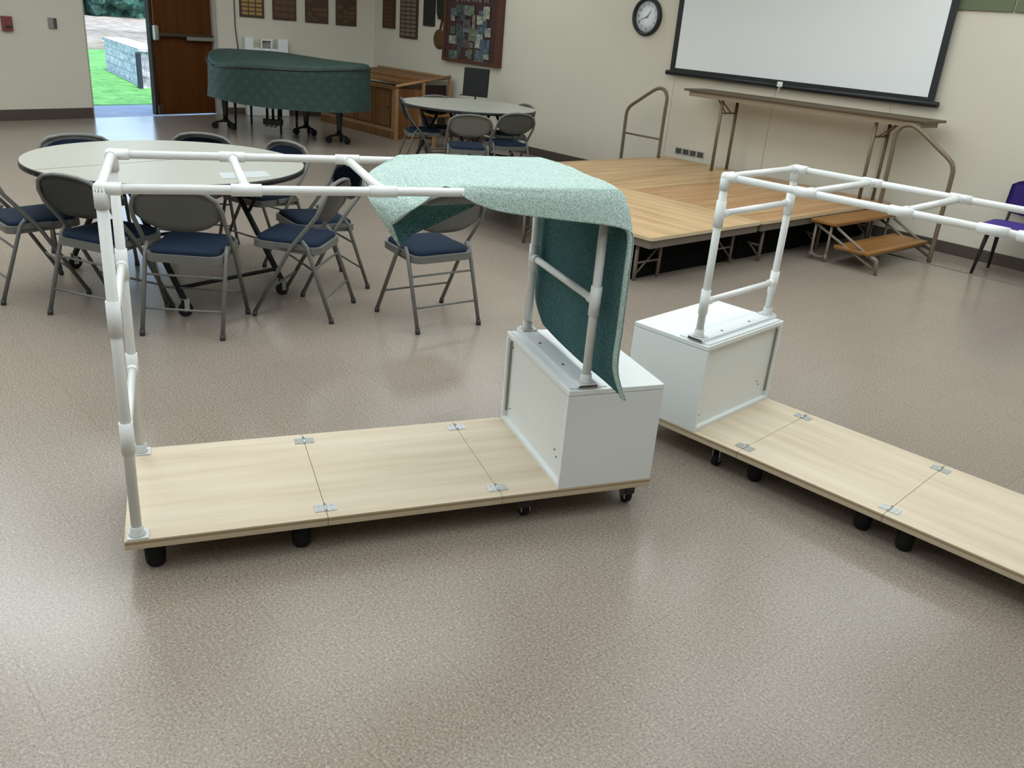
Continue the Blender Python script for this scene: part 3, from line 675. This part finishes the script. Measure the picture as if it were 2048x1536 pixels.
# green panels at the top right, outlets, plaques
for a0_, a1_, lab in ((-3.75, -3.085, 'olive green wall panel touching the screen'), (-3.072, -1.5, 'olive green wall panel in the upper right corner, past the pale joint')):
    tag(MB().box(a0_, a1_, -.02, -.001, 2.045, 3.0, .003).obj('wall_panel', 'green'), lab, 'wall panel', 'green wall panels'); o = bpy.data.objects[-1] if False else None
for o in [x for x in C.objects if x.name.startswith('wall_panel')]: o.location = P(0, WN); o.rotation_euler = (0, 0, HC)
t = onC('outlet_strip', 'row of four dark sockets low on the wall behind the stage', 'outlet', 0, 0)
MB().box(-6.34, -5.93, -.006, -.001, .40, .47, .002).obj('cover_plate', 'jamb', t)
for k in range(4): MB().box(-6.325+k*.102, -6.25+k*.102, -.014, -.0065, .408, .462, .003).obj('socket', 'slate', t)
def plaque(name, label, where, t0, t1, z0, z1, m, grid, pm, group, prob=1.):
    org, rz = (AB, HB) if where == 'B' else (P(0, WN), HC)
    t = thing(name, label, 'plaque', org, rz, group)
    MB().box(t0, t1, -.024, -.002, z0, z1, .004).obj('plaque_board', m, t)
    if grid:
        nx, ny = grid; w, h = (t1-t0-.05)/nx, (z1-z0-.05)/ny; first = None
        for j in range(ny):
            for i in range(nx):
                if random.random() > prob: continue
                x, z = t0+.025+w*(i+.5), z0+.025+h*(j+.5)
                if first is None: first = MB().box(-w*.42, w*.42, -.004, 0, -h*.36, h*.36).obj('nameplate', pm, t); o = first
                else: o = first.copy(); C.objects.link(o)
                o.location = (x, -.025, z)
    return t
BP = 'award plaques on the back wall'
plaque('award_plaque', 'wooden plaque with bright brass nameplates, first right of the door', 'B', .344, .707, 1.405, 1.98, 'plaq', (3, 9), 'brass', BP)
plaque('award_plaque', 'brown plaque with dim nameplates, second right of the door', 'B', .834, 1.195, 1.40, 1.98, 'plaq', (3, 6), 'brassd', BP)
plaque('award_plaque', 'dark plaque with a few scattered plates, third right of the door', 'B', 1.335, 1.70, 1.393, 1.98, 'plaq', (4, 8), 'brassd', BP, .55)
plaque('award_plaque', 'dark brown plaque nearest the corner of the two back walls', 'B', 1.822, 2.159, 1.387, 1.98, 'plaq', (3, 8), 'brassd', BP, .4)
CP = 'plaques left of the picture board'
plaque('award_plaque', 'narrow olive-brown plaque just right of the wall corner', 'C', -12.42, -12.08, 1.405, 2.0, 'plaq', (1, 9), 'brassd', CP)
plaque('award_plaque', 'longest dark plaque covered in rows of small pale plates', 'C', -11.94, -11.48, 1.29, 2.0, 'plaq', (3, 11), 'brassp', CP)
plaque('award_plaque', 'plain black plaque above the small paddle', 'C', -11.335, -11.055, 1.495, 2.0, 'plaq2', None, 'brassd', CP)
t = onC('award_plaque', 'dark shield-shaped plaque touching the picture board', 'plaque', 0, 0, WN, CP)
mb = MB(); mb.prism([(-11.02, 2.0), (-11.0, 1.68), (-10.96, 1.60), (-10.83, 1.60), (-10.82, 2.0)], .002, .026, mx); mb.obj('shield', 'plaq2', t)
t = onC('wall_paddle', 'small round brown wooden paddle hanging left of the picture board', 'paddle', -10.925, 1.33)
yl([(.128, 0), (.135, .008), (.135, .02), (.118, .026), (.0, .027)]).obj('paddle_body', 'brassd', t)
mb = MB(); mb.prism([(-.012, .12), (.022, .12), (.065, .27), (.040, .28)], 0.002, .02, mx); mb.obj('paddle_handle', 'plaq', t)
# picture board
t = onC('picture_board', 'brown framed board crowded with photo cut-outs under a pale title', 'picture board', 0, 0)
a0, a1, z0, z1 = -10.77, -9.50, 1.055, 2.10
MB().box(a0+.02, a1-.02, -.05, -.002, z0+.02, z1-.02).obj('backing', 'corkb', t)
mb = MB(); mb.box(a0, a0+.05, -.075, -.002, z0, z1, .004); mb.box(a1-.09, a1, -.075, -.002, z0, z1, .004); mb.box(a0+.05, a1-.09, -.075, -.002, z0, z0+.04, .004); mb.box(a0+.05, a1-.09, -.075, -.002, z1-.05, z1, .004); mb.obj('frame', 'cork', t)
pal = [(.10, .13, .13), (.055, .08, .075), (.17, .17, .19), (.13, .16, .10), (.09, .12, .15), (.28, .29, .24), (.22, .23, .20), (.05, .055, .06), (.10, .08, .08), (.19, .15, .13), (.33, .32, .28), (.07, .10, .14)]
k = 0
for jz in range(5):
    for ix in range(6):
        w, h = random.uniform(.07, .21), random.uniform(.07, .19)
        x, z = a0+.25+ix*.142+random.uniform(-.05, .05), z0+.125+jz*.142+random.uniform(-.045, .045)
        mk = 'photo%d' % (k % 12)
        if mk not in M:
            c = pal[k % 12]; M[mk] = leaf_mat('photo_print', tuple(v*.35 for v in c), c, tuple(min(1, v*1.9) for v in c), 14+5*(k % 3))
        MB().box(x-w/2, x+w/2, -.0535-.0007*(k % 30), -.0515-.0007*(k % 30), z-h/2, z+h/2).obj('photo', mk, t); k += 1
mb = MB()
for i in range(6):
    x = a0+.30+i*.125
    for dx in ((-.032, .032) if i % 2 else (-.034, .0)): mb.prism([(x+dx-.01, 1.86), (x+dx+.01, 1.86), (x+dx*.5+.01, 1.985), (x+dx*.5-.01, 1.985)], .0515, .054, mx)
mb.obj('title_lettering', 'lettr', t)
# purple stacking chair by the wall
t = thing('stacking_chair', 'purple upholstered stacking chair with black legs against the right wall', 'chair', P(-2.42, 7.86), HC-PI+rad(4))
sx = .25
mb = MB(); mb.prism(rrect(-sx, sx, -.20, .24, .08), .385, .425); mb.obj('seat_pad', 'purple', t)
mb = MB(); mb.prism(rrect(-sx+.02, sx-.02, -.18, .22, .07), .362, .384); mb.obj('seat_shell', 'purpled', t)
rows = []
for i in range(11):
    u = i/10*2-1; zt = .765-.05*abs(u)**4; zb_ = .475+.03*abs(u)**3
    rows.append([Vv((u*.225, -.225-.05*k/6-.03*(1-u*u), zb_+(zt-zb_)*k/6)) for k in range(7)])
mb = MB(); mb.grid(rows); bmesh.ops.solidify(mb.bm, geom=mb.bm.faces[:], thickness=.035); mb.obj('backrest', 'purple', t)
for s in (-1, 1):
    MB().tube([(s*.185, .16, .36), (s*.215, .20, 0)], .019, 8, r2=.012).obj('leg', 'blackm', t)
    MB().tube([(s*.185, -.14, .36), (s*.205, -.21, 0)], .019, 8, r2=.012).obj('leg', 'blackm', t)
    MB().tube([(s*.17, -.19, .375), (s*.17, -.245, .50)], .012, 8).obj('back_support', 'blackm', t)
# music stand behind the far table
t = thing('music_stand', 'black music stand below the picture board', 'music stand', P(-9.25, 7.6), rad(-14))
mb = MB(); mb.box(-.175, .175, -.012, .0, 0, .345, .004); mb.box(-.20, .175, -.05, -.012, -.012, 0, .003)
bmesh.ops.transform(mb.bm, matrix=Matrix.Translation((0, 0, .71)) @ Matrix.Rotation(rad(-6), 4, 'X'), verts=mb.bm.verts); mb.obj('desk', 'blackm', t)
MB().tube([(0, .012, .05), (0, .012, .80)], .011, 8).obj('pole', 'blackm', t)
for k in range(3):
    a = rad(90+120*k); MB().tube([(0, .012, .16), (.25*math.cos(a), .012+.25*math.sin(a), .012)], .009, 8).obj('leg', 'blackm', t)

# ------------------------------------------------------------------ wall A / B fittings
t = thing('fire_alarm', 'dull red fire alarm box at the left edge of the wall', 'fire alarm', A0+dA*.235+Vv((0, 0, 1.145)), HA)
MB().box(-.06, .06, -.05, -.001, -.085, .085, .006).obj('alarm_body', 'red', t); MB().box(-.035, .035, -.06, -.05, -.05, -.02, .003).obj('pull_lever', 'plaq', t)
t = thing('wall_switch', 'small grey switch plate on the wall left of the open door', 'switch', A0+dA*.797+Vv((0, 0, 1.175)), HA)
MB().box(-.05, .05, -.02, -.001, -.065, .065, .004).obj('switch_plate', 'grey', t); MB().box(.012, .046, -.034, -.02, -.06, .06, .003).obj('dark_cover', 'slate', t)
t = thing('wall_heater', 'white enamel wall heater behind the covered piano', 'heater', AB, HB)
mb = MB(); mb.box(.37, 1.02, -.16, -.016, .0, .93, .01); mb.box(.37, .50, -.16, -.016, .93, 1.13, .008); mb.box(.87, 1.02, -.16, -.016, .93, 1.13, .008); mb.box(.50, .87, -.10, -.016, .93, .985, .004); mb.obj('heater_body', 'heater', t)
mb = MB(); mb.box(.615, .635, -.14, -.06, .93, 1.115); mb.box(.765, .785, -.14, -.06, .93, 1.115); mb.box(.635, .765, -.14, -.06, 1.095, 1.115); mb.obj('control_frame', 'heater', t)
MB().box(.637, .763, -.09, -.02, .99, 1.093).obj('control_panel', 'grey', t)
mb = MB(); mb.tube([(.272, -.012, 3.2), (.272, -.012, 1.26), (.30, -.012, .97), (.33, -.012, .30)], .009, 6)
o = mb.obj('power_cord', 'slate'); o.location = AB; o.rotation_euler = (0, 0, HB); tag(o, 'thin dark cord running down the wall beside the door frame', 'cord')

# covered grand piano
t = thing('grand_piano', 'grand piano on black wheeled legs under a dark green quilted cover', 'piano', (-3.2, 11.8, 0))
off = Vv((3.2, -11.8, 0))
bot = [(-4.12, 11.56), (-3.72, 11.24), (-3.25, 11.08), (-2.75, 11.10), (-2.34, 11.24), (-2.17, 11.45), (-2.16, 11.72), (-2.35, 11.92), (-2.75, 12.15), (-3.2, 12.50), (-3.6, 12.72), (-4.0, 12.68), (-4.42, 12.36), (-4.36, 11.92)]
zf = [.88, .905, .93, .95, .985, .99, .99, .985, .985, .99, 1.0, 1.0, .995, .93]
zbm = [.44, .43, .425, .425, .435, .45, .45, .45, .45, .45, .45, .45, .44, .43]
n = len(bot); ctr = Vv((-3.2, 11.9, 0))
def densify(vals, m=4):
    out = []
    for k in range(n*m):
        i, u = divmod(k, m); u /= m; a, b, c, d = (vals[(i+q-1) % n] for q in range(4))
        out.append(.5*((2*b)+(c-a)*u+(2*a-5*b+4*c-d)*u*u+(3*b-a-3*c+d)*u**3))
    return out
bp = densify([Vv((x, y, 0)) for x, y in bot]); ztd, zbd = densify(zf), densify(zbm)
ring = []
for f, kz in ((1.015, 0), (1.0, .3), (.995, .7), (.99, .93), (.975, 1.0), (.93, 1.02)):
    row = []
    for i, p in enumerate(bp):
        z = zbd[i]+(ztd[i]-zbd[i])*min(kz, 1)+(.012 if kz > 1 else 0)
        w = .006*math.sin(i*1.7)*(1-kz) if kz < 1 else 0
        row.append(ctr+(p-ctr)*(f+w)+Vv((0, 0, z))+off)
    ring.append(row+row[:1])
for s in (.7, .4, .1, .001):
    row = [ctr+(p-ctr)*.93*s+Vv((0, 0, 1.0+(ztd[i]+.012-1.0)*s+.006*math.sin(i*.9)*s))+off for i, p in enumerate(bp)]
    ring.append(row+row[:1])
mb = MB(); mb.grid(ring); bmesh.ops.remove_doubles(mb.bm, verts=mb.bm.verts, dist=1e-4); mb.obj('quilted_cover', 'quilt', t)
mb = MB(); row = [ctr+(p-ctr)*1.006+Vv((0, 0, ztd[i]-.045))+off for i, p in enumerate(bp)]; mb.tube(row+row[:1], .008, 6); mb.obj('cover_piping', 'bandm', t)
mb = MB(); mb.prism([((ctr+(p-ctr)*.90+off).x, (ctr+(p-ctr)*.90+off).y) for p in bp], .56, .86); mb.obj('case', 'gloss', t)
for x, y in ((-4.194, 12.05), (-3.108, 12.12), (-2.542, 11.60)):
    x += off.x; y += off.y
    l = MB().lathe([(.032, .12), (.036, .2), (.055, .5), (.06, .565)], (x, y, 0), 12).obj('leg', 'gloss', t)
    mb = MB(); mb.lathe([(.05, .09), (.05, .125)], (x, y, 0), 10)
    for k in range(3):
        a = rad(90+120*k); mb.tube([(x, y, .11), (x+.13*math.cos(a), y+.13*math.sin(a), .085)], .016, 6)
        mb.wheel((x+.14*math.cos(a), y+.14*math.sin(a), .045), (-math.sin(a), math.cos(a), 0), .045, .03, 12)
    mb.obj('dolly', 'rubber', l)
x, y = -3.574+off.x, 12.16+off.y
mb = MB(); mb.box(x-.13, x+.13, y-.05, y+.05, .09, .17, .01); mb.tube([(x-.08, y, .17), (x-.08, y, .56)], .018, 8); mb.tube([(x+.08, y, .17), (x+.08, y, .56)], .018, 8); mb.tube([(x, y, .17), (x, y, .56)], .018, 8); mb.obj('pedal_lyre', 'gloss', t)
for k in (-1, 0, 1): MB().box(x+k*.06-.015, x+k*.06+.015, y-.14, y-.05, .075, .09, .004).obj('pedal', 'brassd', t)
bq = thing('piano_bench', 'thin-legged black bench tucked under the piano cover', 'bench', (-3.80, 12.2, 0), math.atan2(-.59, .84))
MB().box(-.53, .53, -.02, .30, .37, .415, .008).obj('bench_seat', 'gloss', bq)
for x in (-.49, .49):
    for y in (.0, .27): MB().tube([(x, y, 0), (x, y, .37)], .013, 8, r2=.022).obj('leg', 'gloss', bq)

# oak console cabinet along the screen wall
t = thing('oak_cabinet', 'long oak panelled cabinet with railed open end beside the covered piano', 'cabinet', P(0, 0), HC)
a0, a1, n0, n1 = -12.35, -10.40, 7.08, 7.62
MB().box(a0, a1, n0+.03, n1, .10, .66).obj('body', 'oak', t)
mb = MB(); mb.box(a0, a1+.03, n0-.01, n1, 0, .10, .006); mb.obj('plinth', 'oak', t)
MB().box(a0, a1+.02, n0, n0+.03, .10, .135, .004).obj('base_moulding', 'oakl', t)
for k in range(5):
    x = a0+.02+k*(a1-a0-.06)/4; MB().box(x, x+.05, n0+.008, n0+.03, .136, .66, .003).obj('stile', 'oakl' if k == 4 else 'oak', t)
for k in range(4):
    x = a0+.09+k*(a1-a0-.06)/4; d_ = MB().box(x, x+.36, n0+.014, n0+.03, .16, .63, .004).obj('door_panel', 'oak', t)
    MB().lathe([(.012, 0), (.015, .012), (.001, .018)], (0, 0, 0), 10).obj('knob', 'plaq', d_, (x+.32, n0+.014, .42)).rotation_euler = (PI/2, 0, 0)
for n_, z, r_ in ((7.06, .70, .022), (7.30, .745, .02), (7.58, .785, .02), (8.12, .835, .022)):
    MB().box(a0, -10.28-.19*(n_-7.06), n_-r_, n_+r_, z-.018, z+.012, .005).obj('rail', 'oakl' if z > .8 else 'oak', t)
mb = MB(); mb.prism([(7.34, .735), (8.08, .80), (8.08, .82), (7.34, .755)], a0, -10.50, Matrix(((0, 0, 1, 0), (1, 0, 0, 0), (0, 1, 0, 0), (0, 0, 0, 1)))); mb.obj('sloping_top', 'oak', t)
for n_, zt_ in ((7.06, .68), (7.58, .766), (8.12, .816)):
    MB().box(-10.30-.19*(n_-7.06), -10.26-.19*(n_-7.06), n_-.022, n_+.022, 0, zt_, .004).obj('post', 'oakl', t)
mb = MB(); mb.tube([(-10.28, 7.05, .715), (-10.48, 8.13, .845)], .022, 4); mb.obj('end_rail', 'oakl', t)
MB().box(-10.54, -10.53, 7.64, 8.10, .02, .72).obj('recess_shade', 'dark', t)  # near-black sheet put in for the shade inside the open end
# low oak bench beyond the far table, its pale legs seen under the tabletop
t = thing('oak_stool', 'low oak stool whose pale legs show under the far round table', 'stool', P(-9.72, 7.30), HC)
MB().box(-.20, .20, -.15, .15, .40, .43, .006).obj('seat', 'oak', t)
for x in (-.16, .16):
    for y in (-.11, .11): MB().box(x-.02, x+.02, y-.02, y+.02, 0, .40, .003).obj('leg', 'oakl', t)
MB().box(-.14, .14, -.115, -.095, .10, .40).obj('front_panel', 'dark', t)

# ------------------------------------------------------------------ outside the door
gx = Vv((-math.sin(HA), math.cos(HA), 0))       # outward
def outp(t_, o_, z=0): return A0+dA*t_+gx*o_+Vv((0, 0, z))
struct('ground_path', MB().box(-7, 6, .16, 1.5, -.12, -.03), 'concrete', A0, HA)
struct('ground_lawn', MB().box(-22, 16, 1.5, 17, -.12, -.035), 'grass', A0, HA)
mb = MB(); rows = [[Vv((-40+i*3.2, o_, z)) for i in range(21)] for o_, z in ((14, -.04), (20, .25), (27, .62), (40, 1.0))]
mb.grid(rows); bmesh.ops.solidify(mb.bm, geom=mb.bm.faces[:], thickness=.1); struct('ground_slope', mb, 'drygrass', A0, HA)
p, q = Vv((-7.40, 16.83, 0)), Vv((-9.537, 19.93, 0)); dd = q-p
o = MB().mat(0).box(.0, dd.length, -.45, 0, -.1, .60, .01).obj('block_wall', 'block'); o.location = p; o.rotation_euler = (0, 0, math.atan2(dd.y, dd.x)); tag(o, 'low grey block retaining wall beyond the open door', 'retaining wall')
o = MB().box(-.06, dd.length+.02, -.48, .03, .6005, .655, .01).obj('coping', 'block', o)
o = MB().box(-.20, -.065, .02, .10, -.1, .60, .02).obj('block_end_shade', 'block_shade'); o.location = p; o.rotation_euler = (0, 0, math.atan2(dd.y, dd.x)); tag(o, 'near end face of the block retaining wall, its shade painted dark', 'wall end face')  # separate box; shade on the wall's end face is painted as near-black
hp = Vv((-18.2, 39.8, 0)); hdir = Vv((math.cos(HA), math.sin(HA), 0))
mb = MB(); rnd = random.Random(3)
for k in range(900):
    c = Vv((rnd.uniform(-14, 16), rnd.uniform(-1.2, 1.2), .75+1.45*rnd.random())); r_ = rnd.uniform(.25, .55)
    t_ = bmesh.new(); bmesh.ops.create_icosphere(t_, subdivisions=1, radius=r_)
    for v in t_.verts: v.co *= rnd.uniform(.6, 1.25)
    mb._merge(t_, Matrix.Translation(c))
mb.box(-14, 16, -.6, .6, .3, 2.2)
o = mb.obj('hedge', 'hedge'); o.location = hp; o.rotation_euler = (0, 0, HA); tag(o, 'dark green hedge across the top of the open doorway', 'hedge', kind='stuff')

# ------------------------------------------------------------------ daylight outside, exposure
w = bpy.data.worlds.new('world'); bpy.context.scene.world = w; w.use_nodes = True; nt = w.node_tree
sky = nt.nodes.new('ShaderNodeTexSky'); sky.sky_type = 'NISHITA'; sky.sun_disc = False; sky.sun_elevation = rad(48); sky.sun_rotation = rad(140)
bg = nt.nodes['Background']; bg.inputs['Strength'].default_value = .50; nt.links.new(sky.outputs['Color'], bg.inputs['Color'])
sl = bpy.data.lights.new('sun', 'SUN'); sl.energy = 4.2; sl.angle = rad(1); sl.color = (1, .96, .9); so_ = bpy.data.objects.new('sun', sl); C.objects.link(so_)
so_.rotation_euler = Vv((.25, -.35, .9)).to_track_quat('Z', 'Y').to_euler()
sc = bpy.context.scene
sc.view_settings.view_transform = 'Standard'; sc.view_settings.look = 'None'; sc.view_settings.gamma = 1; sc.view_settings.use_curve_mapping = False
sc.view_settings.exposure = .12
